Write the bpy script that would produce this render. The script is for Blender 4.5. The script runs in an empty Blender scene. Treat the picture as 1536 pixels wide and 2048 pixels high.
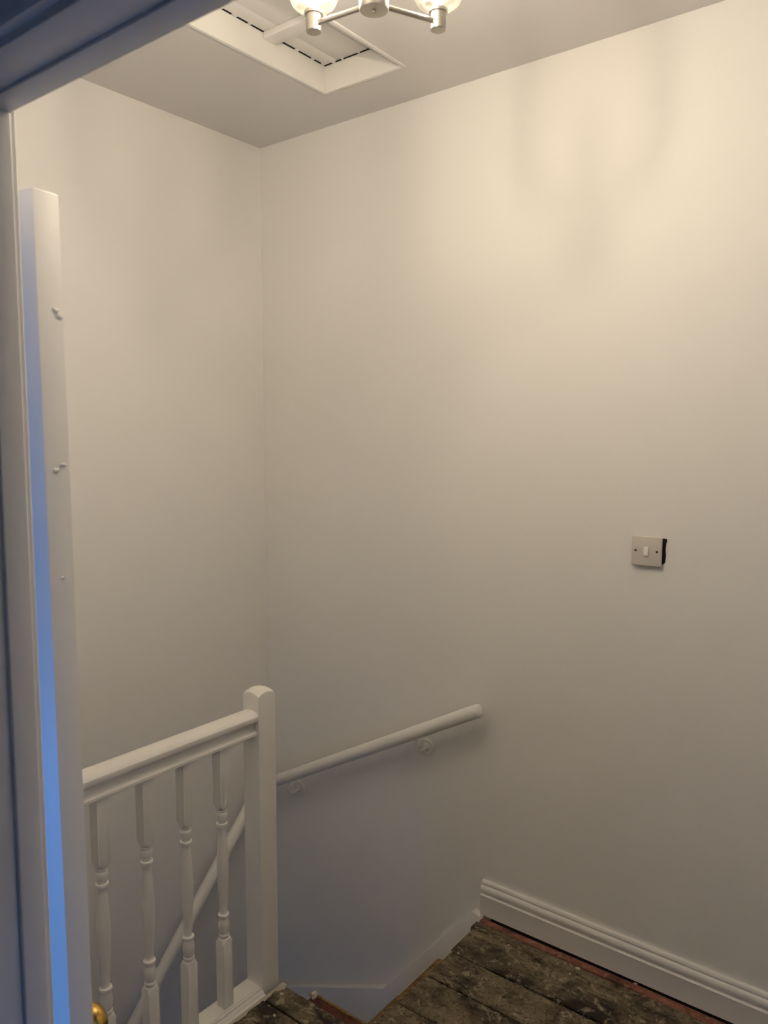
import bpy, bmesh, math, random
from mathutils import Vector, Matrix
random.seed(7)
S = bpy.context.scene
COL = S.collection
PI = math.pi

# ------------------------------------------------------------------ camera
CAM = Vector((2.29165, -2.17998, 1.60916))
YAW, PITCH, ROLL, FPX = 0.6585146, 0.0990506, 0.0017266, 1564.61
cd = bpy.data.cameras.new('camera'); cam = bpy.data.objects.new('camera', cd); COL.objects.link(cam)
fw = Vector((-math.sin(YAW)*math.cos(PITCH), math.cos(YAW)*math.cos(PITCH), -math.sin(PITCH)))
rt = Vector((math.cos(YAW), math.sin(YAW), 0)); up = rt.cross(fw)
r2 = rt*math.cos(ROLL)+up*math.sin(ROLL); u2 = up*math.cos(ROLL)-rt*math.sin(ROLL)
M = Matrix((r2, u2, -fw)).transposed().to_4x4(); M.translation = CAM
cam.matrix_world = M
cd.sensor_fit = 'VERTICAL'; cd.sensor_height = 36.0; cd.sensor_width = 27.0
cd.lens = FPX/2048*36.0; cd.clip_start = 0.02
cd.dof.use_dof = True; cd.dof.focus_distance = 2.5; cd.dof.aperture_fstop = 8.0
S.camera = cam

# ------------------------------------------------------------------ world (blue dusk sky seen by the bedroom window) and exposure
W = bpy.data.worlds.new('dusk_sky'); S.world = W; W.use_nodes = True
bg = W.node_tree.nodes['Background']
bg.inputs[0].default_value = (0.075, 0.34, 1.0, 1); bg.inputs[1].default_value = 10.0
S.view_settings.view_transform = 'Standard'; S.view_settings.look = 'None'
S.view_settings.exposure = 0.0; S.view_settings.gamma = 1.0; S.view_settings.use_curve_mapping = False
S.cycles.use_denoising = True; S.cycles.use_adaptive_sampling = True; S.cycles.adaptive_threshold = 0.045
S.cycles.max_bounces = 8; S.cycles.diffuse_bounces = 4; S.cycles.glossy_bounces = 3; S.cycles.transparent_max_bounces = 8
S.cycles.sample_clamp_indirect = 8.0
BULB = 1040.0

# ------------------------------------------------------------------ materials
def mat(name, col, rough=0.5, metal=0.0, spec=0.5):
    m = bpy.data.materials.new(name); m.use_nodes = True
    b = m.node_tree.nodes['Principled BSDF']
    b.inputs['Base Color'].default_value = (*col, 1); b.inputs['Roughness'].default_value = rough
    b.inputs['Metallic'].default_value = metal; b.inputs['Specular IOR Level'].default_value = spec
    return m
def N(m, t, **kw):
    n = m.node_tree.nodes.new(t)
    for k, v in kw.items(): setattr(n, k, v)
    return n
def L(m, a, b): m.node_tree.links.new(a, b)
def noise(m, vec, scale, detail=4, rough=0.55, dist=0.0):
    n = N(m, 'ShaderNodeTexNoise'); n.inputs['Scale'].default_value = scale; n.inputs['Detail'].default_value = detail
    n.inputs['Roughness'].default_value = rough; n.inputs['Distortion'].default_value = dist
    L(m, vec, n.inputs['Vector']); return n.outputs['Fac']
def ramp(m, fac, stops):
    r = N(m, 'ShaderNodeValToRGB'); e = r.color_ramp.elements
    while len(e) < len(stops): e.new(0.5)
    for i, (p, c) in enumerate(stops):
        e[i].position = p; e[i].color = (c, c, c, 1) if isinstance(c, (int, float)) else (*c, 1)
    L(m, fac, r.inputs[0]); return r.outputs[0]
def mix(m, fac, a, b, mode='MIX'):
    x = N(m, 'ShaderNodeMix', data_type='RGBA', blend_type=mode)
    for sock, v in ((0, fac), (6, a), (7, b)):
        if hasattr(v, 'links'): L(m, v, x.inputs[sock])
        elif sock == 0: x.inputs[0].default_value = v
        else: x.inputs[sock].default_value = (*v, 1)
    return x.outputs[2]
def coords(m, scale=(1, 1, 1), world=True):
    if world: src = N(m, 'ShaderNodeNewGeometry').outputs['Position']
    else: src = N(m, 'ShaderNodeTexCoord').outputs['Object']
    mp = N(m, 'ShaderNodeMapping'); mp.inputs['Scale'].default_value = scale
    L(m, src, mp.inputs[0]); return mp.outputs[0]
def bump(m, h, strength, dist=0.002):
    b = N(m, 'ShaderNodeBump'); b.inputs['Strength'].default_value = strength; b.inputs['Distance'].default_value = dist
    L(m, h, b.inputs['Height']); L(m, b.outputs[0], m.node_tree.nodes['Principled BSDF'].inputs['Normal'])

def plaster(name, col):
    m = mat(name, col, 0.62, spec=0.35)
    bump(m, noise(m, coords(m), 7.0, 1), 0.25, 0.006)
    return m
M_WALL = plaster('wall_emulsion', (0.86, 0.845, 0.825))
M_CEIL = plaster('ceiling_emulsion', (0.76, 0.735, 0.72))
def gloss(name, col, rough=0.33):
    m = mat(name, col, rough, spec=0.5)
    c = coords(m); h = noise(m, c, 60.0, 1); bump(m, h, 0.12, 0.0015)
    return m
M_GLOSS = gloss('white_gloss_paint', (0.88, 0.86, 0.83))
M_SATIN = gloss('white_satin_paint', (0.88, 0.86, 0.84), 0.42)
M_RAIL = gloss('white_rail_paint', (0.84, 0.82, 0.79), 0.38)
M_STR = gloss('string_paint', (0.84, 0.82, 0.81), 0.4)
M_CREAM = gloss('dried_paint', (0.50, 0.45, 0.37), 0.6)
M_SWITCH = mat('switch_plastic', (0.66, 0.62, 0.57), 0.35)
M_ROCKER = mat('rocker_plastic', (0.84, 0.81, 0.76), 0.3)
M_BLACK = mat('dark_void', (0.012, 0.010, 0.009), 0.9)  # flat black, also painted in for the shade in narrow gaps
M_SCREW = mat('screw_head', (0.10, 0.08, 0.06), 0.4, 0.8)
M_NICKEL = mat('satin_nickel', (0.62, 0.59, 0.53), 0.28, 1.0)
M_BRASS = mat('brass', (0.72, 0.46, 0.12), 0.22, 1.0)
M_CARPET = mat('bedroom_floor', (0.20, 0.17, 0.14), 0.9)

def floorwood(name, base, dark, pale, grime=0.5, world=True):
    m = mat(name, base, 0.72, spec=0.3)
    b = m.node_tree.nodes['Principled BSDF']
    oi = N(m, 'ShaderNodeObjectInfo')
    src = N(m, 'ShaderNodeNewGeometry').outputs['Position']
    off = N(m, 'ShaderNodeVectorMath', operation='SCALE'); off.inputs[0].default_value = (17.0, 9.0, 5.0); L(m, oi.outputs['Random'], off.inputs['Scale'])
    add = N(m, 'ShaderNodeVectorMath', operation='ADD'); L(m, src, add.inputs[0]); L(m, off.outputs[0], add.inputs[1])
    def mp(s):
        q = N(m, 'ShaderNodeMapping'); q.inputs['Scale'].default_value = s; L(m, add.outputs[0], q.inputs[0]); return q.outputs[0]
    grain = noise(m, mp((2.2, 45, 45)), 1.0, 6, 0.65, 1.2)
    stain = noise(m, mp((1, 1.6, 1)), 6.5, 6, 0.68, 0.6)
    speck = noise(m, mp((1, 1, 1)), 95.0, 5, 0.75)
    blot = noise(m, mp((1, 1.2, 1)), 24.0, 6, 0.72, 0.8)
    paint = noise(m, mp((1, 1, 1)), 52.0, 3, 0.6, 0.4)
    c0 = mix(m, ramp(m, grain, [(0.32, 0.0), (0.68, 1.0)]), base, tuple(v*0.62 for v in base))
    c1 = mix(m, ramp(m, stain, [(0.50-0.14*grime, 0.0), (0.66-0.08*grime, 0.92)]), c0, dark)
    c2 = mix(m, ramp(m, blot, [(0.54, 0.0), (0.63, 0.7)]), c1, pale)
    c3 = mix(m, ramp(m, speck, [(0.54, 0.0), (0.62, 0.85)]), c2, dark)
    c4 = mix(m, ramp(m, paint, [(0.70, 0.0), (0.735, 0.85)]), c3, (0.42, 0.37, 0.29))
    L(m, c4, b.inputs['Base Color'])
    hs = N(m, 'ShaderNodeMath', operation='ADD'); L(m, grain, hs.inputs[0]); L(m, speck, hs.inputs[1])
    bump(m, hs.outputs[0], 0.55, 0.003)
    return m
M_BOARD = floorwood('old_floorboard', (0.25, 0.195, 0.125), (0.017, 0.014, 0.011), (0.44, 0.36, 0.25), 0.60)
M_TREAD = floorwood('bare_tread', (0.34, 0.20, 0.075), (0.06, 0.03, 0.014), (0.42, 0.28, 0.12), 0.2)
M_RED = floorwood('red_stained_wood', (0.38, 0.155, 0.11), (0.09, 0.045, 0.03), (0.40, 0.22, 0.16), 0.25)
M_REDD = floorwood('dark_red_wood', (0.17, 0.055, 0.035), (0.05, 0.018, 0.012), (0.22, 0.10, 0.06), 0.3)

def emit(name, col, s):
    m = bpy.data.materials.new(name); m.use_nodes = True; nt = m.node_tree
    nt.nodes.remove(nt.nodes['Principled BSDF'])
    e = N(m, 'ShaderNodeEmission'); e.inputs[0].default_value = (*col, 1); e.inputs[1].default_value = s
    L(m, e.outputs[0], nt.nodes['Material Output'].inputs[0]); return m
M_BULB = emit('warm_bulb', (1.0, 0.90, 0.735), BULB)
def shadeglass():
    m = bpy.data.materials.new('lustre_glass'); m.use_nodes = True; nt = m.node_tree
    nt.nodes.remove(nt.nodes['Principled BSDF'])
    t = N(m, 'ShaderNodeBsdfTransparent'); t.inputs[0].default_value = (0.97, 0.95, 0.92, 1)
    d = N(m, 'ShaderNodeBsdfTranslucent'); d.inputs[0].default_value = (0.93, 0.86, 0.72, 1)
    g = N(m, 'ShaderNodeBsdfGlossy'); g.inputs[0].default_value = (1, 1, 1, 1); g.inputs[1].default_value = 0.08
    c = coords(m); f = noise(m, c, 45.0, 3, 0.5, 1.0)
    a = N(m, 'ShaderNodeMixShader'); L(m, ramp(m, f, [(0.3, 0.006), (0.7, 0.022)]), a.inputs[0]); L(m, t.outputs[0], a.inputs[1]); L(m, d.outputs[0], a.inputs[2])
    fr = N(m, 'ShaderNodeFresnel'); fr.inputs[0].default_value = 1.4
    b = N(m, 'ShaderNodeMixShader'); L(m, fr.outputs[0], b.inputs[0]); L(m, a.outputs[0], b.inputs[1]); L(m, g.outputs[0], b.inputs[2])
    L(m, b.outputs[0], nt.nodes['Material Output'].inputs[0]); return m
M_SHADE = shadeglass()
def paneglass():
    m = bpy.data.materials.new('window_glass'); m.use_nodes = True; nt = m.node_tree
    nt.nodes.remove(nt.nodes['Principled BSDF'])
    t = N(m, 'ShaderNodeBsdfTransparent'); g = N(m, 'ShaderNodeBsdfGlossy'); g.inputs[1].default_value = 0.02
    fr = N(m, 'ShaderNodeFresnel'); fr.inputs[0].default_value = 1.45
    b = N(m, 'ShaderNodeMixShader'); L(m, fr.outputs[0], b.inputs[0]); L(m, t.outputs[0], b.inputs[1]); L(m, g.outputs[0], b.inputs[2])
    L(m, b.outputs[0], nt.nodes['Material Output'].inputs[0]); return m
M_PANE = paneglass()

# ------------------------------------------------------------------ mesh helpers
class MB:
    def __init__(s): s.v = []; s.f = []
    def add(s, v, f):
        o = len(s.v); s.v += [tuple(p) for p in v]; s.f += [tuple(i+o for i in q) for q in f]; return s
    def box(s, x0, x1, y0, y1, z0, z1):
        v = [(x, y, z) for z in (z0, z1) for y in (y0, y1) for x in (x0, x1)]
        return s.add(v, [(0, 2, 3, 1), (4, 5, 7, 6), (0, 1, 5, 4), (2, 6, 7, 3), (0, 4, 6, 2), (1, 3, 7, 5)])
    def extrude(s, prof, a, b, mapf):
        """closed profile [(u,v)], extruded from a to b; mapf(u,v,t) -> xyz"""
        n = len(prof)
        v = [mapf(u, w, a) for u, w in prof]+[mapf(u, w, b) for u, w in prof]
        f = [(i, (i+1) % n, n+(i+1) % n, n+i) for i in range(n)]+[tuple(range(n))[::-1], tuple(range(n, 2*n))]
        return s.add(v, f)
    def rings(s, rings, cap0=True, cap1=True):
        n = len(rings[0]); v = [p for r in rings for p in r]; f = []
        for k in range(len(rings)-1):
            for i in range(n):
                f.append((k*n+i, k*n+(i+1) % n, (k+1)*n+(i+1) % n, (k+1)*n+i))
        if cap0: f.append(tuple(range(n))[::-1])
        if cap1: f.append(tuple((len(rings)-1)*n+i for i in range(n)))
        return s.add(v, f)
    def lathe(s, prof, seg=32, c=(0, 0, 0), cap0=True, cap1=True):
        return s.rings([[(c[0]+r*math.cos(2*PI*i/seg), c[1]+r*math.sin(2*PI*i/seg), c[2]+z) for i in range(seg)] for r, z in prof], cap0, cap1)
    def tube(s, pts, r, seg=20):
        pts = [Vector(p) for p in pts]; rs = r if isinstance(r, (list, tuple)) else [r]*len(pts)
        R = []; ref = None
        for i, p in enumerate(pts):
            t = (pts[min(i+1, len(pts)-1)]-pts[max(i-1, 0)]).normalized()
            if ref is None:
                ref = Vector((0, 0, 1)) if abs(t.z) < 0.9 else Vector((1, 0, 0))
            a = (ref-t*ref.dot(t)).normalized(); b = t.cross(a); ref = a
            R.append([tuple(p+(a*math.cos(2*PI*k/seg)+b*math.sin(2*PI*k/seg))*rs[i]) for k in range(seg)])
        return s.rings(R)
    def build(s, name, m, parent=None, bev=0.0, angle=35, loc=None, seg=2):
        me = bpy.data.meshes.new(name)
        v = s.v
        if loc is not None: v = [(p[0]-loc[0], p[1]-loc[1], p[2]-loc[2]) for p in v]
        me.from_pydata(v, [], s.f); me.validate()
        bm = bmesh.new(); bm.from_mesh(me)
        bmesh.ops.recalc_face_normals(bm, faces=bm.faces)
        if bev > 0:
            ed = [e for e in bm.edges if len(e.link_faces) == 2 and e.calc_face_angle(0) > 0.6]
            bmesh.ops.bevel(bm, geom=ed, offset=bev, segments=seg, affect='EDGES', profile=0.5)
        bm.to_mesh(me); bm.free()
        me.shade_smooth(); me.set_sharp_from_angle(angle=math.radians(angle))
        me.materials.append(m)
        o = bpy.data.objects.new(name, me); COL.objects.link(o)
        if loc is not None: o.location = loc
        if parent is not None:
            o.parent = parent
            if parent.type == 'EMPTY' or any(abs(c) > 1e-9 for c in parent.location):
                o.matrix_parent_inverse = wm(parent).inverted()
        return o
def wm(o):
    m = Matrix.LocRotScale(o.location, o.rotation_euler, o.scale)
    if o.parent: m = wm(o.parent) @ o.matrix_parent_inverse @ m
    return m
def empty(name, loc=(0, 0, 0)):
    o = bpy.data.objects.new(name, None); COL.objects.link(o); o.location = loc; o.empty_display_size = 0.05; return o
def tag(o, label=None, cat=None, group=None, kind=None):
    if label: o['label'] = label
    if cat: o['category'] = cat
    if group: o['group'] = group
    if kind: o['kind'] = kind
    return o
def struct(o, label, cat): return tag(o, label, cat, kind='structure')

# ------------------------------------------------------------------ key dimensions (metres)
H = 2.70                        # ceiling
XE = 1.04                       # landing edge at the head of the stairs
YN = -0.657                     # landing edge beside the newel
YD = -1.727                     # landing face of the bedroom wall
YR = -1.800                     # bedroom face of that wall
JX0, JX1 = 1.423, 2.256         # door lining faces
XR = 3.2                        # right end of landing
LOW = -2.9                      # hall below
# ------------------------------------------------------------------ shell
b = MB(); b.box(-0.15, XR+0.15, 0.0, 0.15, LOW, H)
wall_back = struct(b.build('wall_back', M_WALL), 'long plain off-white wall carrying the light switch', 'wall')
b = MB(); b.box(-0.15, 0.0, -3.4, 0.0, LOW, H)
wall_left = struct(b.build('wall_left', M_WALL), 'off-white wall beyond the banister, left of the corner', 'wall')
b = MB(); b.box(XR, XR+0.15, YD, 0.0, -0.1, H)
struct(b.build('wall_right', M_WALL), 'plain wall closing the far end of the landing', 'wall')
# wall between bedroom and landing: two door openings
b = MB()
b.box(0.0, 0.705, YR, YD, -0.25, H)
b.box(1.292, JX0-0.025, YR, YD, 0.0, H)
b.box(JX1+0.025, 4.55, YR, YD, 0.0, H)
b.box(0.705, 1.292, YR, YD, 1.938, H)
b.box(JX0-0.025, JX1+0.025, YR, YD, 1.995, H)
wall_front = struct(b.build('wall_front', M_WALL), 'wall with the doorway the landing is seen through', 'wall')
# ceiling with a rectangular hole for the loft hatch
HX0, HX1, HY0, HY1 = 0.519, 0.842, -0.84, -0.205
b = MB()
b.box(0.0, HX0, YD, 0.0, H, H+0.12); b.box(HX1, XR, YD, 0.0, H, H+0.12)
b.box(HX0, HX1, HY1, 0.0, H, H+0.12); b.box(HX0, HX1, YD, HY0, H, H+0.12)
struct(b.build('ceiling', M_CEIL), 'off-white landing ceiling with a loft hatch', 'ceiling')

# bedroom behind the camera
b = MB(); b.box(1.295, 4.55, -5.35, YR, -0.1, 0.0); struct(b.build('floor_bedroom', M_CARPET), 'dark bedroom floor behind the viewer', 'floor')
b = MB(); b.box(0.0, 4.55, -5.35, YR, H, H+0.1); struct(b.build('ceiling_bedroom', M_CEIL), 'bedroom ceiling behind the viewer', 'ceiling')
b = MB(); b.box(1.295, 1.34, -5.35, YR, 0.0, H); struct(b.build('wall_bedroom_left', M_WALL), 'bedroom wall beside the doorway', 'wall')
b = MB(); b.box(1.18, 4.55, -5.5, -5.35, 0.0, H); struct(b.build('wall_bedroom_rear', M_WALL), 'rear bedroom wall behind the viewer', 'wall')
WY0, WY1, WZ0, WZ1 = -3.57, -3.13, 1.0, 1.44
b = MB()
b.box(4.4, 4.55, -5.35, WY0, 0.0, H); b.box(4.4, 4.55, WY1, YR, 0.0, H)
b.box(4.4, 4.55, WY0, WY1, 0.0, WZ0); b.box(4.4, 4.55, WY0, WY1, WZ1, H)
struct(b.build('wall_bedroom_right', M_WALL), 'bedroom wall with the window', 'wall')
win = empty('window_1', (4.47, (WY0+WY1)/2, WZ0)); struct(win, 'bedroom window onto the blue dusk sky', 'window')
ymid = (WY0+WY1)/2
for (y0, y1, z0, z1) in ((WY0, WY1, WZ0, WZ0+0.05), (WY0, WY1, WZ1-0.05, WZ1), (WY0, WY0+0.05, WZ0+.05, WZ1-.05), (WY1-0.05, WY1, WZ0+.05, WZ1-.05), (ymid-.03, ymid+.03, WZ0+.05, WZ1-.05)):
    MB().box(4.44, 4.50, y0, y1, z0, z1).build('window_frame', M_GLOSS, win, 0.004)
for y0, y1 in ((WY0+.05, ymid-.03), (ymid+.03, WY1-.05)):
    MB().box(4.468, 4.472, y0, y1, WZ0+.05, WZ1-.05).build('pane', M_PANE, win)
pl = bpy.data.lights.new('window_portal', 'AREA'); pl.shape = 'RECTANGLE'; pl.size = WZ1-WZ0; pl.size_y = WY1-WY0
pl.cycles.is_portal = True
po = bpy.data.objects.new('window_portal', pl); COL.objects.link(po); po.location = (4.54, ymid, (WZ0+WZ1)/2); po.rotation_euler = (0, PI/2, 0)
# small side room behind the narrow door, with its own window onto the dusk; hall below
b = MB(); b.box(0.0, 1.295, -3.4, YR, -0.05, 0.0); struct(b.build('floor_side_room', M_CARPET), 'floor of the small room behind the narrow door', 'floor')
VX0, VX1, VZ0, VZ1 = 0.12, 1.15, 0.06, 0.80
b = MB(); b.box(-0.15, VX0, -3.55, -3.4, 0, H); b.box(VX1, 1.295, -3.55, -3.4, 0, H); b.box(VX0, VX1, -3.55, -3.4, 0, VZ0); b.box(VX0, VX1, -3.55, -3.4, VZ1, H)
struct(b.build('wall_side_room', M_WALL), 'window wall of the small room behind the narrow door', 'wall')
win2 = empty('window_2', ((VX0+VX1)/2, -3.47, VZ0)); struct(win2, 'small window onto the blue dusk sky', 'window')
for (x0, x1, z0, z1) in ((VX0, VX1, VZ0, VZ0+0.04), (VX0, VX1, VZ1-0.04, VZ1), (VX0, VX0+0.04, VZ0+.04, VZ1-.04), (VX1-0.04, VX1, VZ0+.04, VZ1-.04)):
    MB().box(x0, x1, -3.50, -3.44, z0, z1).build('window_frame', M_GLOSS, win2, 0.004)
MB().box(VX0+.04, VX1-.04, -3.472, -3.468, VZ0+.04, VZ1-.04).build('pane', M_PANE, win2)
pl = bpy.data.lights.new('window_portal', 'AREA'); pl.shape = 'RECTANGLE'; pl.size = VX1-VX0; pl.size_y = VZ1-VZ0
pl.cycles.is_portal = True
po = bpy.data.objects.new('window_portal', pl); COL.objects.link(po); po.location = ((VX0+VX1)/2, -3.54, (VZ0+VZ1)/2); po.rotation_euler = (PI/2, 0, 0)
b = MB(); b.box(0.0, 0.74, -3.4, YR, -0.25, -0.05)
struct(b.build('ceiling_stair', M_CEIL), 'ceiling over the lower stair', 'ceiling')
UX0, UX1, UZ0, UZ1 = 0.20, 0.50, -1.85, -1.45
b = MB(); b.box(-0.15, UX0, -3.5, -3.4, LOW, -0.05); b.box(UX1, 0.75, -3.5, -3.4, LOW, -0.05); b.box(UX0, UX1, -3.5, -3.4, LOW, UZ0); b.box(UX0, UX1, -3.5, -3.4, UZ1, -0.05)
struct(b.build('wall_stair_end', M_WALL), 'wall at the foot of the stair', 'wall')
added_win = empty('added_hall_window', ((UX0+UX1)/2, -3.45, UZ0)); struct(added_win, 'unseen hall window added to tint the stairwell blue', 'window')  # unseen window, added to bring a blue tint up the stairwell
for (x0, x1, z0, z1) in ((UX0, UX1, UZ0, UZ0+0.03), (UX0, UX1, UZ1-0.03, UZ1), (UX0, UX0+0.03, UZ0+.03, UZ1-.03), (UX1-0.03, UX1, UZ0+.03, UZ1-.03)):
    MB().box(x0, x1, -3.48, -3.42, z0, z1).build('window_frame', M_GLOSS, added_win, 0.003)
MB().box(UX0+.03, UX1-.03, -3.452, -3.448, UZ0+.03, UZ1-.03).build('pane', M_PANE, added_win)
pl = bpy.data.lights.new('window_portal', 'AREA'); pl.shape = 'RECTANGLE'; pl.size = UX1-UX0; pl.size_y = UZ1-UZ0
pl.cycles.is_portal = True
po = bpy.data.objects.new('window_portal', pl); COL.objects.link(po); po.location = ((UX0+UX1)/2, -3.495, (UZ0+UZ1)/2); po.rotation_euler = (PI/2, 0, 0)
b = MB(); b.box(0.69, 0.73, -3.4, -0.70, LOW, -0.031); struct(b.build('wall_stair_side', M_WALL), 'panelling under the banister beside the lower flight', 'wall')
b = MB(); b.box(0.731, 1.045, -0.745, -0.705, LOW, -0.081); struct(b.build('wall_stair_inner', M_WALL), 'panelling under the landing beside the top steps', 'wall')
b = MB(); b.box(1.046, 1.069, -0.745, -0.001, LOW, -0.035); struct(b.build('wall_stair_head', M_WALL), 'panelling under the landing at the head of the stair', 'wall')
b = MB(); b.box(0.0, 0.69, -3.4, 0.0, LOW-0.1, LOW); struct(b.build('floor_hall', M_CARPET), 'hall floor at the foot of the stair', 'floor')

# ------------------------------------------------------------------ landing floor: joist deck with separate boards
b = MB(); b.box(1.070, XR, YD, -0.001, -0.08, -0.03); b.box(0.735, 1.070, YD, YN-0.02, -0.08, -0.03)
floor = struct(b.build('floor', M_BLACK), 'bare worn dark floorboards on the landing', 'floor')
ys = [-0.050, -0.092, -0.232, -0.367, -0.512, YN, -0.737, -0.872, -1.007, -1.142, -1.277, -1.412, -1.547, YD]
gaps = [0.002, 0.0065, 0.0065, 0.003, 0.003, 0.004, 0.004, 0.004, 0.003, 0.004, 0.003, 0.003, 0.003]
def board(x0, x1, ya, yb, seedn):
    """a worn board running along x: slightly wavy long edges, rough end at x0"""
    rnd = random.Random(seedn); n = 14
    xs = [x0+(x1-x0)*i/n for i in range(n+1)]
    top = []; v = []
    for i, x in enumerate(xs):
        e0 = rnd.uniform(-1, 1)*0.0016; e1 = rnd.uniform(-1, 1)*0.0016
        xo = rnd.uniform(-0.003, 0.003) if i == 0 else 0
        zz = rnd.uniform(-0.0012, 0.0012)
        for (y, z) in ((ya+e0, -0.03), (ya+e0, zz-0.003), (ya+e0+0.003, zz), (yb-e1-0.003, zz), (yb-e1, zz-0.003), (yb-e1, -0.03)):
            v.append((x+xo, y, z))
    f = []
    for i in range(n):
        for k in range(6):
            f.append((i*6+k, i*6+(k+1) % 6, (i+1)*6+(k+1) % 6, (i+1)*6+k))
    f += [tuple(range(6))[::-1], tuple(n*6+k for k in range(6))]
    bb = MB(); bb.add(v, f)
    return bb
for i in range(len(ys)-1):
    ya, yb = ys[i+1], ys[i]
    x0 = (1.040, 1.049, 1.056, 1.051, 1.046)[i] if i < 5 else 0.742
    o = board(x0, XR, ya+gaps[i], yb-0.001, 30+i).build('floorboard', M_BOARD, floor)
    if i == 0: o['label'] = 'narrow worn floorboard beside the skirting'
# red stained strip along the skirting
board(XE+0.002, XR, -0.047, -0.020, 5).build('red_edge_strip', M_RED, floor)['label'] = 'thin red stained strip along the skirting'
MB().box(1.07, XR, -0.0165, -0.001, -0.03, 0.007).build('painted_gap_shade', M_BLACK, floor)['label'] = 'black strip painted in for the shade under the skirting'  # solid black strip stands in for the shade below the skirting
# blobs of dried paint and filler on the boards
def blob(x, y, z, r, seedn, squash=0.35):
    rnd = random.Random(seedn); seg = 12; R = []
    jit = [rnd.uniform(0.6, 1.3) for _ in range(seg)]
    for k, (s_, zz) in enumerate(((1.0, -0.1), (0.95, 0.5), (0.6, 1.0))):
        R.append([(x+r*s_*jit[i]*math.cos(2*PI*i/seg), y+r*s_*jit[i]*math.sin(2*PI*i/seg), z+r*squash*zz) for i in range(seg)])
    return MB().rings(R)
for k, (x, y, r) in enumerate(((0.812, -0.762, 0.005), (1.052, -0.236, 0.006), (1.075, -0.225, 0.004), (1.18, -0.095, 0.004), (1.40, -0.062, 0.008), (1.39, -0.10, 0.004), (1.56, -0.02, 0.005), (0.755, -0.672, 0.010), (0.768, -0.69, 0.006))):
    blob(x, y, 0.0, r, k).build('paint_blob', M_CREAM, floor)

# ------------------------------------------------------------------ skirting and wall strings
def skirt_profile(h=0.123):
    # (depth from wall, height)
    return [(0, 0.0075), (0.020, 0.0075), (0.020, 0.072), (0.021, 0.076), (0.0175, 0.078), (0.016, 0.081), (0.0175, 0.085), (0.0195, 0.091), (0.020, 0.097), (0.0185, 0.103), (0.0155, 0.1075),
            (0.0125, 0.1095), (0.0125, 0.113), (0.0135, 0.1145), (0.0130, 0.119), (0.010, h), (0, h)]
b = MB(); b.extrude(skirt_profile(), 1.031, XR, lambda u, w, t: (t, -u, w))
struct(b.build('baseboard_back', M_SATIN), 'white moulded skirting board along the landing wall', 'skirting board')
b = MB(); b.box(XE-0.03, XE+0.004, -0.021, 0, -0.12, 0.006); b.build('skirting_return', M_SATIN, bpy.data.objects['baseboard_back'], 0.003)
# raking string boards against the two stairwell walls
poly = [(1.035, 0.004), (1.005, 0.010), (0.988, -0.008), (0.625, -0.442), (0.0, -0.722), (0.0, -1.35), (0.55, -1.05), (1.035, -0.45)]
b = MB(); b.extrude(poly, 0.0, 0.030, lambda u, w, t: (u, -t, w))
struct(b.build('trim_1', M_STR, None, 0.003), 'white painted stair string board stepping down the stairwell wall', 'stair string')
poly = [(0.0, -0.722), (-0.35, -1.02), (-1.9, -2.55), (-1.9, -2.85), (0.0, -1.35)]
b = MB(); b.extrude(poly, 0.0, 0.022, lambda u, w, t: (t, u-0.031, w))
struct(b.build('trim_2', M_STR, None, 0.003), 'white painted stair string board below the left handrail', 'stair string')

# ------------------------------------------------------------------ staircase
stair = tag(empty('staircase', (0.5, -0.4, LOW)), 'narrow bare wooden winder stair dropping below the landing', 'staircase')
def poly_slab(pts, z, th): 
    b = MB(); b.extrude(pts, z-th, z, lambda u, w, t: (u, w, t)); return b
steps = [(0.872, 1.0325, -0.210), (0.697, 0.885, -0.430)]
for x0, x1, z in steps:
    poly_slab([(x0, -0.698), (x1, -0.698), (x1, -0.0305), (x0, -0.0305)], z, 0.028).build('tread', M_TREAD, stair, 0.006)
MB().box(1.032, 1.045, -0.698, -0.0305, -0.209, -0.032).build('riser', M_TREAD, stair)
MB().box(0.888, 0.90, -0.698, -0.0305, -0.429, -0.239).build('riser', M_TREAD, stair)
nx, ny = 0.68, -0.66
for pts, z in (([(nx, ny), (0.70, -0.0305), (0.30, -0.0305)], -0.70), ([(nx, ny), (0.33, -0.0305), (0.0225, -0.0305), (0.0225, -0.33)], -0.92), ([(nx, ny), (0.0225, -0.30), (0.0225, ny)], -1.14)):
    poly_slab(pts, z, 0.028).build('tread', M_TREAD, stair)
flight = tag(empty('stair_flight', (0.35, -1.3, LOW)), 'straight lower flight of bare wooden stairs under the banister', 'staircase')
for k in range(6):
    poly_slab([(0.0225, -0.87-0.21*k), (0.688, -0.87-0.21*k), (0.688, -0.645-0.21*k), (0.0225, -0.645-0.21*k)], -1.36-0.22*k, 0.028).build('tread', M_TREAD, flight)
    MB().box(0.0225, 0.688, -0.65-0.21*k, -0.635-0.21*k, -1.36-0.22*k, -1.17-0.22*k).build('riser', M_TREAD, flight)
# red-brown edging below the landing beside the newel
b = MB(); b.box(0.828, XE-0.012, -0.655, -0.616, -0.055, -0.016)
t3 = struct(b.build('trim_3', M_REDD, None, 0.004), 'dark red-brown wooden edging just below the landing corner', 'wood edging')
MB().box(0.826, XE-0.014, -0.622, -0.614, -0.020, -0.0125).build('bead', M_TREAD, t3, 0.002)
blob(0.832, -0.622, -0.018, 0.014, 3, 0.8).build('paint_blob', M_CREAM, t3)

# ------------------------------------------------------------------ balustrade
BX = 0.692
bal = tag(empty('balustrade', (BX, -1.2, 0)), 'white painted banister with turned spindles and a square newel', 'banister')
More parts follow.
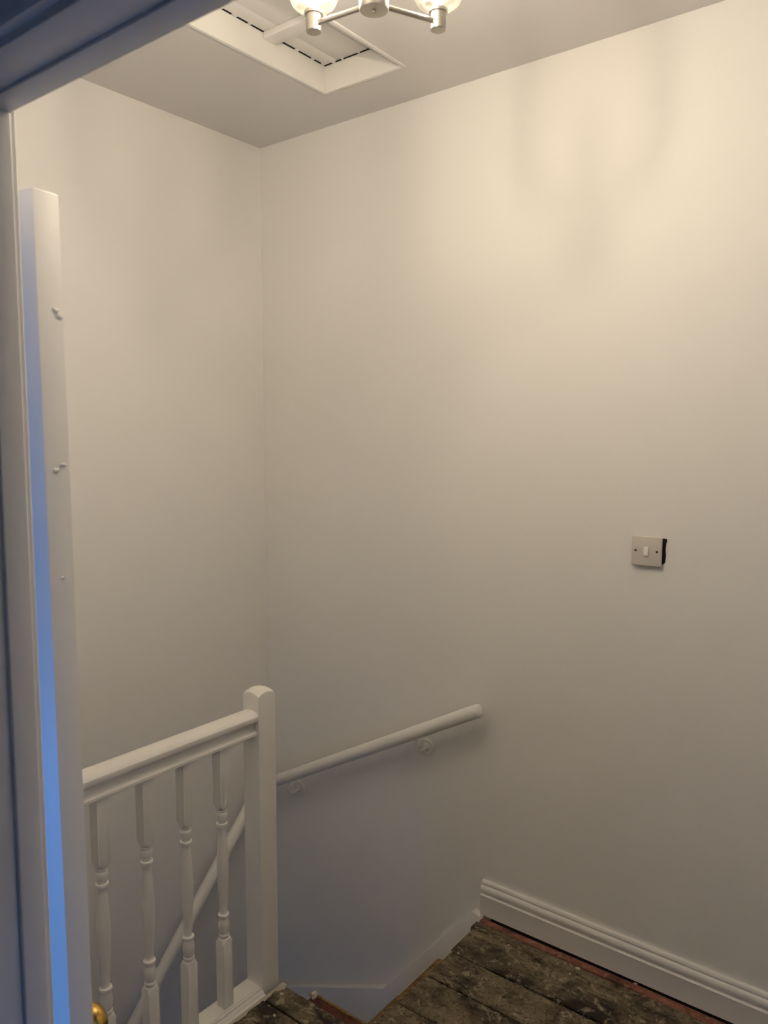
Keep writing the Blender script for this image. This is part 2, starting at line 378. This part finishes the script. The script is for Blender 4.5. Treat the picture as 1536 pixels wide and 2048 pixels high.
# newel post, domed top
hw = 0.032; seg = 32; nyc = -0.691
def sq(a, h): return h/max(abs(math.cos(a)), abs(math.sin(a)))
def ringsq(h, z, dome=None, cy=0.0, cx=0.0, rr=0.0):
    out = []
    for i in range(seg):
        a = 2*PI*i/seg+PI/4; r = sq(a, h); zz = z if dome is None else dome(r)
        out.append((cx+r*math.cos(a), cy+r*math.sin(a), zz))
    return out
dome = lambda r: 0.898-9.6*r*r
R = [ringsq(hw, -0.03, None, nyc, BX), ringsq(hw, 0.80, None, nyc, BX), ringsq(hw, 0, lambda r: dome(r)-0.004, nyc, BX), ringsq(hw*0.96, 0, dome, nyc, BX)]
for s_ in (0.8, 0.6, 0.4, 0.2): R.append(ringsq(hw*s_, 0, lambda r: dome(r), nyc, BX))
newel = MB().rings(R).build('newel_post', M_GLOSS, bal, 0, 40)
for k, (y, z, rr) in enumerate(((-0.7195, 0.432, 0.0035), (-0.716, 0.33, 0.004), (-0.712, 0.325, 0.003))):
    MB().rings([[(BX+hw-0.0003+dd, y+rr*q_*math.cos(2*PI*i/10), z+0.8*rr*q_*math.sin(2*PI*i/10)) for i in range(10)] for q_, dd in ((1, 0), (0.8, 0.0014), (0.3, 0.002))]).build('filler_spot', M_GLOSS, newel, 0, 60)
newel['label'] = 'square newel post with a domed top'
# handrail (moulded), runs back to the bedroom wall
hp = [(-0.0225, 0.768), (0.0225, 0.768), (0.024, 0.77), (0.024, 0.7765), (0.022, 0.779), (0.0165, 0.7825), (0.013, 0.788), (0.012, 0.795), (0.0145, 0.8015), (0.0225, 0.8065), (0.03, 0.811), (0.0325, 0.818), (0.0315, 0.826), (0.0265, 0.8325), (0.017, 0.8365), (0.008, 0.8382), (0.0, 0.8388)]
prof = hp + [(-u, w) for u, w in hp[::-1][1:-1]]
MB().extrude(prof, YD+0.001, nyc-hw+0.001, lambda u, w, t: (BX+u, t, w)).build('handrail', M_GLOSS, bal, 0, 30)
# base rail with grooved nosing
bp = [(0.660, -0.03), (0.660, 0.018), (0.661, 0.0195), (0.713, 0.0195), (0.7145, 0.016), (0.7165, 0.016), (0.718, 0.0185), (0.7205, 0.017), (0.7215, 0.012), (0.7235, 0.012), (0.7265, 0.010), (0.730, 0.003), (0.7405, 0.002), (0.7415, -0.03)]
MB().extrude(bp, YD+0.001, nyc-hw+0.001, lambda u, w, t: (u, t, w)).build('base_rail', M_GLOSS, bal, 0, 30)
# ragged lip of old paint between base rail and boards
rnd = random.Random(4); v = []; n = 70
for i in range(n+1):
    y = -0.655-0.72*i/n; e = 0.747+rnd.uniform(-0.002, 0.005)+(0.010 if i < 4 else 0)
    for x, z in ((0.7385, -0.004), (0.7385, 0.0035), (e-0.003, 0.003), (e, -0.001)): v.append((x, y, z))
f = [(i*4+k, i*4+(k+1) % 4, (i+1)*4+(k+1) % 4, (i+1)*4+k) for i in range(n) for k in range(4)]+[(3, 2, 1, 0), (n*4, n*4+1, n*4+2, n*4+3)]
MB().add(v, f).build('old_paint_lip', M_CREAM, bal, 0, 60)['label'] = 'ragged lip of old cream paint at the floor'
# spindles
def spindle_mesh():
    h = 0.016; sg = 32
    def ring_c(r, z): return [(r*math.cos(2*PI*i/sg+PI/4), r*math.sin(2*PI*i/sg+PI/4), z) for i in range(sg)]
    def ring_s(z, fn=None): 
        out = []
        for i in range(sg):
            a = 2*PI*i/sg+PI/4; r = sq(a, h); out.append((r*math.cos(a), r*math.sin(a), z if fn is None else fn(r)))
        return out
    zm = lambda z: 0.2205+(z-0.2)*0.993
    R = [ring_s(0.019), ring_s(0, lambda r: 0.2195-1.6*(r-h)), ring_c(h*0.985, 0.2205), ring_c(0.0140, 0.221)]
    for r, z in ((0.0136, 0.203), (0.0142, 0.206), (0.0150, 0.209), (0.0142, 0.212), (0.0128, 0.2135), (0.0132, 0.218), (0.0150, 0.226), (0.0157, 0.235), (0.0150, 0.245), (0.0128, 0.254), (0.0116, 0.259),
                 (0.0118, 0.2605), (0.0150, 0.2622), (0.0160, 0.266), (0.0150, 0.2698), (0.0118, 0.2715), (0.0102, 0.274), (0.0108, 0.295), (0.0128, 0.325), (0.0148, 0.360), (0.0160, 0.395), (0.0162, 0.420), (0.0152, 0.450), (0.0134, 0.480), (0.0112, 0.507), (0.0104, 0.523),
                 (0.0114, 0.525), (0.0152, 0.5262), (0.0162, 0.5305), (0.0152, 0.5348), (0.0118, 0.536), (0.0120, 0.540), (0.0132, 0.547), (0.0152, 0.555), (0.0154, 0.561), (0.0142, 0.5655), (0.0130, 0.567), (0.0145, 0.5695), (0.0145, 0.572), (0.0128, 0.5735)):
        R.append(ring_c(r, zm(z)))
    R += [ring_c(h*0.97, 0.5938), ring_s(0, lambda r: 0.597+1.6*(r-h)), ring_s(0.7685)]
    return MB().rings(R)
sp0 = spindle_mesh().build('baluster', M_GLOSS, bal, 0, 38)
sp_y = [-0.834, -0.955, -1.076, -1.200, -1.322, -1.444, -1.566, -1.688]
for i, y in enumerate(sp_y):
    o = sp0 if i == 0 else sp0.copy()
    if i: COL.objects.link(o)
    o.parent = bal; o.matrix_parent_inverse = wm(bal).inverted(); o.location = (BX, y, 0)

# ------------------------------------------------------------------ wall handrails with brackets
def wall_rail(name, a, bnd, wall, label, brackets):
    a = Vector(a); bnd = Vector(bnd)
    t = tag(empty(name, tuple((a+bnd)/2)), label, 'handrail', 'handrails on the stairwell walls')
    d = (bnd-a).normalized(); r = 0.0225
    pts = [a, a+d*0.002, a+d*0.006, bnd-d*0.006, bnd-d*0.002, bnd]
    MB().tube(pts, [r*0.86, r*0.95, r, r, r*0.95, r*0.86], 28).build('rail', M_RAIL, t, 0, 45)
    # turned end ring
    MB().tube([bnd-d*0.001, bnd+d*0.003, bnd+d*0.0045], [r*0.72, r*0.72, r*0.62], 28).build('end_cap', M_RAIL, t, 0, 50)
    for s_ in brackets:
        p = a+(bnd-a)*s_
        n = Vector((0, -1, 0)) if wall == 'back' else Vector((1, 0, 0))
        foot = p-n*(p.dot(n)) if wall == 'back' else Vector((0, p.y, p.z))
        if wall == 'back': foot = Vector((p.x, 0, p.z))
        foot = foot+Vector((0, 0, -0.072))
        br = empty('bracket', tuple(foot)); br.parent = t; br.matrix_parent_inverse = wm(t).inverted()
        # rose
        q = n.to_track_quat('Z', 'Y').to_matrix()
        prof = [(0.028, 0.0), (0.028, 0.0045), (0.0255, 0.0075), (0.022, 0.0055), (0.014, 0.006), (0.0115, 0.0105), (0.0085, 0.0135)]
        R = [[tuple(foot+q @ Vector((rr*math.cos(2*PI*i/28), rr*math.sin(2*PI*i/28), z))) for i in range(28)] for rr, z in prof]
        MB().rings(R).build('rose', M_RAIL, br, 0, 30)
        und = p-Vector((0, 0, r-0.002))
        c = []
        for k in range(9):
            u = k/8*PI/2
            c.append(foot+n*(0.008+ (n.dot(und-foot)-0.008)*math.sin(u))+Vector((0, 0, (und.z-foot.z)*(1-math.cos(u)))) - Vector((0, 0, 0.012*math.sin(2*u))))
        MB().tube(c, [0.0085, 0.0072, 0.0062, 0.0058, 0.0058, 0.0058, 0.0058, 0.006, 0.007], 14).build('arm', M_RAIL, br, 0, 60)
        MB().tube([und-d*0.018+Vector((0, 0, 0.002)), und+d*0.018+Vector((0, 0, 0.002))], 0.0045, 10).build('saddle', M_RAIL, br, 0, 60)
    return t
wall_rail('wall_handrail', (0.075, -0.07, 0.2110), (1.049, -0.07, 0.7310), 'back', 'white round handrail with two brackets, sloping down the wall below the switch', (0.109, 0.743))
wall_rail('wall_handrail', (0.07, -1.60, -1.353), (0.07, -0.080, 0.2480), 'left', 'white round handrail on the left wall, seen steeply behind the spindles', (0.35, 0.90))

# ------------------------------------------------------------------ bedroom doorway: lining, stop, architrave
lin = empty('trim_4', ((JX0+JX1)/2, -1.76, 0)); struct(lin, 'white painted door lining and architrave framing the view', 'door frame')
SX, SZ = 0.007, 1.955; LZ = SZ+0.004
for x0, x1, nm in ((JX0-0.025, JX0, 'jamb'), (JX1, JX1+0.025, 'jamb')):
    MB().box(x0, x1, YR, YD, 0.0, LZ+0.025).build(nm, M_SATIN, lin, 0.002)
MB().box(JX0, JX1, YR, YD, LZ, LZ+0.025).build('head', M_SATIN, lin, 0.002)
ysn = YD-0.030
MB().box(JX0, JX0+SX, ysn, YD, 0.0, SZ).build('door_stop', M_SATIN, lin, 0.0025, seg=3)
MB().box(JX1-SX, JX1, ysn, YD, 0.0, SZ).build('door_stop', M_SATIN, lin, 0.0025, seg=3)
MB().box(JX0, JX1, ysn, YD, SZ, LZ).build('door_stop', M_SATIN, lin, 0.0012, seg=2)
ap = [(0, 0), (0, 0.010), (0.004, 0.013), (0.010, 0.014), (0.016, 0.018), (0.045, 0.020), (0.055, 0.018), (0.062, 0.012), (0.066, 0)]
for (yy, sgn) in ((YR, -1), (YD, 1)):
    MB().extrude(ap, 0.0, LZ+0.008, lambda u, w, t: (JX0-0.006-u, yy+sgn*w, t)).build('architrave', M_SATIN, lin, 0, 30)
    MB().extrude(ap, 0.0, LZ+0.008, lambda u, w, t: (JX1+0.006+u, yy+sgn*w, t)).build('architrave', M_SATIN, lin, 0, 30)
    MB().extrude(ap, JX0-0.072, JX1+0.072, lambda u, w, t: (t, yy+sgn*w, LZ+0.008+u)).build('architrave', M_SATIN, lin, 0, 30)

# ------------------------------------------------------------------ narrow door of a side room, standing ajar on the landing
P0 = Vector((1.283, -1.626, 0)); T = Vector((-0.9885, -0.151, 0)).normalized(); NN = Vector((-0.151, 0.9885, 0)).normalized()
DW, DT, DZ = 0.57, 0.041, 1.93
lean = lambda z: Vector(((DZ-z)*0.0075, 0, 0))          # the old door hangs slightly out of plumb
def dpt(u, w, z): return tuple(P0+lean(z)+T*u+NN*w+Vector((0, 0, z)))
v = [dpt(u, w, z) for z in (0.012, DZ) for w in (0, DT) for u in (0, DW)]
leaf = MB().add(v, [(0, 2, 3, 1), (4, 5, 7, 6), (0, 1, 5, 4), (2, 6, 7, 3), (0, 4, 6, 2), (1, 3, 7, 5)]).build('door_1', M_SATIN, None, 0.0025)
struct(leaf, 'narrow white door standing ajar beside the doorway, edge towards the viewer', 'door')
# dents of old filler on the edge
for k, (z, w, r) in enumerate(((1.775, 0.028, 0.006), (1.768, 0.034, 0.007), (1.566, 0.030, 0.006), (1.559, 0.018, 0.006), (1.41, 0.02, 0.004))):
    c = P0+lean(z)+NN*w+Vector((0, 0, z)); R = []; rn = random.Random(k+40)
    jit = [rn.uniform(.6, 1.3) for _ in range(10)]
    for s_, dd in ((1, -0.0005), (0.8, 0.0012), (0.4, 0.0018)):
        R.append([tuple(c-T*dd+NN*(r*s_*jit[i]*math.cos(2*PI*i/10))+Vector((0, 0, 0.7*r*s_*jit[i]*math.sin(2*PI*i/10)))) for i in range(10)])
    MB().rings(R).build('filler_spot', M_SATIN, leaf, 0, 60)
# brass knob on the landing face
KZ = 0.685
kc = P0+lean(KZ)+T*0.058+NN*DT+Vector((0, 0, KZ))
q = NN.to_track_quat('Z', 'Y').to_matrix()
prof = [(0.024, 0.0), (0.024, 0.003), (0.018, 0.006), (0.010, 0.009), (0.009, 0.022), (0.012, 0.026), (0.021, 0.031), (0.0265, 0.040), (0.027, 0.047), (0.023, 0.056), (0.014, 0.061), (0.004, 0.0625)]
knob = MB().rings([[tuple(kc+q @ Vector((rr*math.cos(2*PI*i/28), rr*math.sin(2*PI*i/28), z))) for i in range(28)] for rr, z in prof]).build('door_knob', M_BRASS, leaf, 0, 50)
knob['label'] = 'round brass knob'

# ------------------------------------------------------------------ loft hatch
HZ = H+0.080
hat = tag(empty('loft_hatch', ((HX0+HX1)/2, (HY0+HY1)/2, H)), 'white boarded loft hatch set into the ceiling', 'loft hatch')
for (x0, x1, y0, y1) in ((HX0-0.002, HX0+0.012, HY0, HY1), (HX1-0.012, HX1+0.002, HY0, HY1), (HX0+0.012, HX1-0.012, HY1-0.012, HY1+0.002), (HX0+0.012, HX1-0.012, HY0-0.002, HY0+0.012)):
    MB().box(x0, x1, y0, y1, H-0.003, HZ-0.0008).build('reveal_board', M_GLOSS, hat, 0.0012)
    MB().box(x0, x1, y0, y1, HZ-0.0004, HZ+0.031).build('hatch_gap_shade', M_BLACK, hat)  # black blocks give the hatch gap its shade by colour
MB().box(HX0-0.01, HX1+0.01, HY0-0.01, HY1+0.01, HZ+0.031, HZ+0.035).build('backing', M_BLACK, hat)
bx = [HX0+0.0168, 0.588, 0.71, HX1-0.0168]
for i in range(3):
    MB().box(bx[i], bx[i+1]-0.0016, HY0+0.0165, HY1-0.0168, HZ, HZ+0.02).build('board', M_GLOSS, hat, 0.0012)
rnd = random.Random(11)
for k in range(9):                       # dabs of paint bridging the shadow gap
    y = HY1-0.03-0.06*k+rnd.uniform(-.015, .015)
    MB().box(HX0+0.0115, HX0+0.0172, y, y+rnd.uniform(.006, .02), HZ-0.0006, HZ+0.004).build('paint_dab', M_GLOSS, hat)
for k in range(5):
    x = HX0+0.04+0.055*k+rnd.uniform(-.015, .015)
    MB().box(x, x+rnd.uniform(.005, .016), HY1-0.0172, HY1-0.0115, HZ-0.0006, HZ+0.004).build('paint_dab', M_GLOSS, hat)
MB().box(HX0+0.013, HX1-0.013, -0.488, -0.437, HZ-0.020, HZ-0.0005).build('batten', M_GLOSS, hat, 0.002)

# ------------------------------------------------------------------ light switch
sx0, sx1, sz0, sz1 = 1.503, 1.588, 1.243, 1.327
sw = tag(empty('light_switch', ((sx0+sx1)/2, 0, sz0)), 'cream plastic single light switch standing slightly proud of the wall', 'light switch')
MB().box(sx0, sx1, -0.0165, -0.0075, sz0, sz1).build('face_plate', M_SWITCH, sw, 0.0028, seg=3)
v = [(sx0+0.006, -0.0075, sz0+.006), (sx1+0.0075, -0.0004, sz0+.009), (sx1+0.0085, -0.0004, sz0+.03), (sx1+0.006, -0.0004, sz0+.05), (sx1+0.0075, -0.0004, sz1-.02), (sx1+0.009, -0.0004, sz1-.012), (sx1+0.0075, -0.0004, sz1-.005)]
b = MB(); b.extrude([(sx0+0.006, sz0+.006), (sx1-.002, sz0+.006), (sx1+.0055, sz0+.012), (sx1+.0075, sz0+.03), (sx1+.0058, sz0+.048), (sx1+.007, sz1-.018), (sx1+.0095, sz1-.012), (sx1+.0085, sz1-.005), (sx0+.006, sz1-.005)], -0.0012, -0.0002, lambda u, w, t: (u, t, w))
b.build('wall_cutout', M_BLACK, sw)['label'] = 'dark ragged gap around the back box'
MB().box(sx0+0.008, sx1-0.008, -0.0075, -0.0012, sz0+0.008, sz1-0.008).build('back_box', M_BLACK, sw)
xc = (sx0+sx1)/2; zc = (sz0+sz1)/2
b = MB(); b.extrude([(-0.0165, 0.012), (-0.0185, 0.011), (-0.0215, -0.013), (-0.0165, -0.013)], xc-0.0065, xc+0.0065, lambda u, w, t: (t, u, zc+w))
b.build('rocker', M_ROCKER, sw, 0.0008)
for dx in (-0.030, 0.030):
    MB().rings([[(xc+dx+r*math.cos(2*PI*i/16), -0.0166-h, zc+r*math.sin(2*PI*i/16)) for i in range(16)] for r, h in ((0.0034, 0), (0.0034, 0.0006), (0.002, 0.001))]).build('screw', M_SCREW, sw)

# ------------------------------------------------------------------ ceiling light, three arms with glass shades
LC = Vector((1.398, -1.056, 0)); LZ0 = 2.340
lamp = tag(empty('ceiling_light', (LC.x, LC.y, H)), 'satin nickel ceiling light with three arms and glass shades', 'ceiling light')
c = (LC.x, LC.y, 0)
MB().lathe([(0.004, LZ0-0.004), (0.0045, LZ0-0.001), (0.0245, LZ0), (0.0258, LZ0+0.002), (0.0258, LZ0+0.028), (0.0245, LZ0+0.032), (0.012, LZ0+0.033), (0.010, LZ0+0.036)], 40, c).build('hub', M_NICKEL, lamp, 0, 35)
MB().lathe([(0.008, LZ0+0.033), (0.008, H-0.028)], 24, c).build('stem', M_NICKEL, lamp)
MB().lathe([(0.008, H-0.032), (0.045, H-0.028), (0.052, H-0.022), (0.054, H)], 40, c).build('ceiling_rose', M_NICKEL, lamp, 0, 35)
AR = 0.1335
for k, ang in enumerate((184.0, 67.5, -54.0)):
    a = math.radians(ang); d = Vector((math.cos(a), math.sin(a), 0)); e = LC+d*AR
    arm = MB().tube([tuple(LC+d*0.02+Vector((0, 0, LZ0+0.012))), tuple(LC+d*(AR-0.012)+Vector((0, 0, LZ0+0.014)))], 0.0048, 16).build('arm', M_NICKEL, lamp)
    z = LZ0
    MB().lathe([(0.0132, z), (0.0142, z+0.001), (0.0142, z+0.029), (0.0172, z+0.030), (0.0172, z+0.035), (0.009, z+0.036), (0.007, z+0.050)], 32, (e.x, e.y, 0)).build('lamp_holder', M_NICKEL, arm, 0, 35)
    zs = z+0.0365
    pr = [(0.016, 0), (0.029, 0.003), (0.0385, 0.010), (0.0445, 0.021), (0.0475, 0.036), (0.049, 0.055), (0.048, 0.074), (0.0445, 0.093), (0.0395, 0.106)]
    prof = [(r, zs+h) for r, h in pr]+[(r-0.002, zs+h+(0.002 if i < 3 else 0)) for i, (r, h) in list(enumerate(pr))[::-1]]
    rings = [[(e.x+r*math.cos(2*PI*i/40), e.y+r*math.sin(2*PI*i/40), h) for i in range(40)] for r, h in prof]
    MB().rings(rings+[rings[0]], False, False).build('shade', M_SHADE, lamp, 0, 60)
    MB().lathe([(0.003, zs+0.012), (0.009, zs+0.015), (0.0095, zs+0.045), (0.007, zs+0.051), (0.002, zs+0.053)], 20, (e.x, e.y, 0)).build('bulb', M_BULB, lamp, 0, 60)
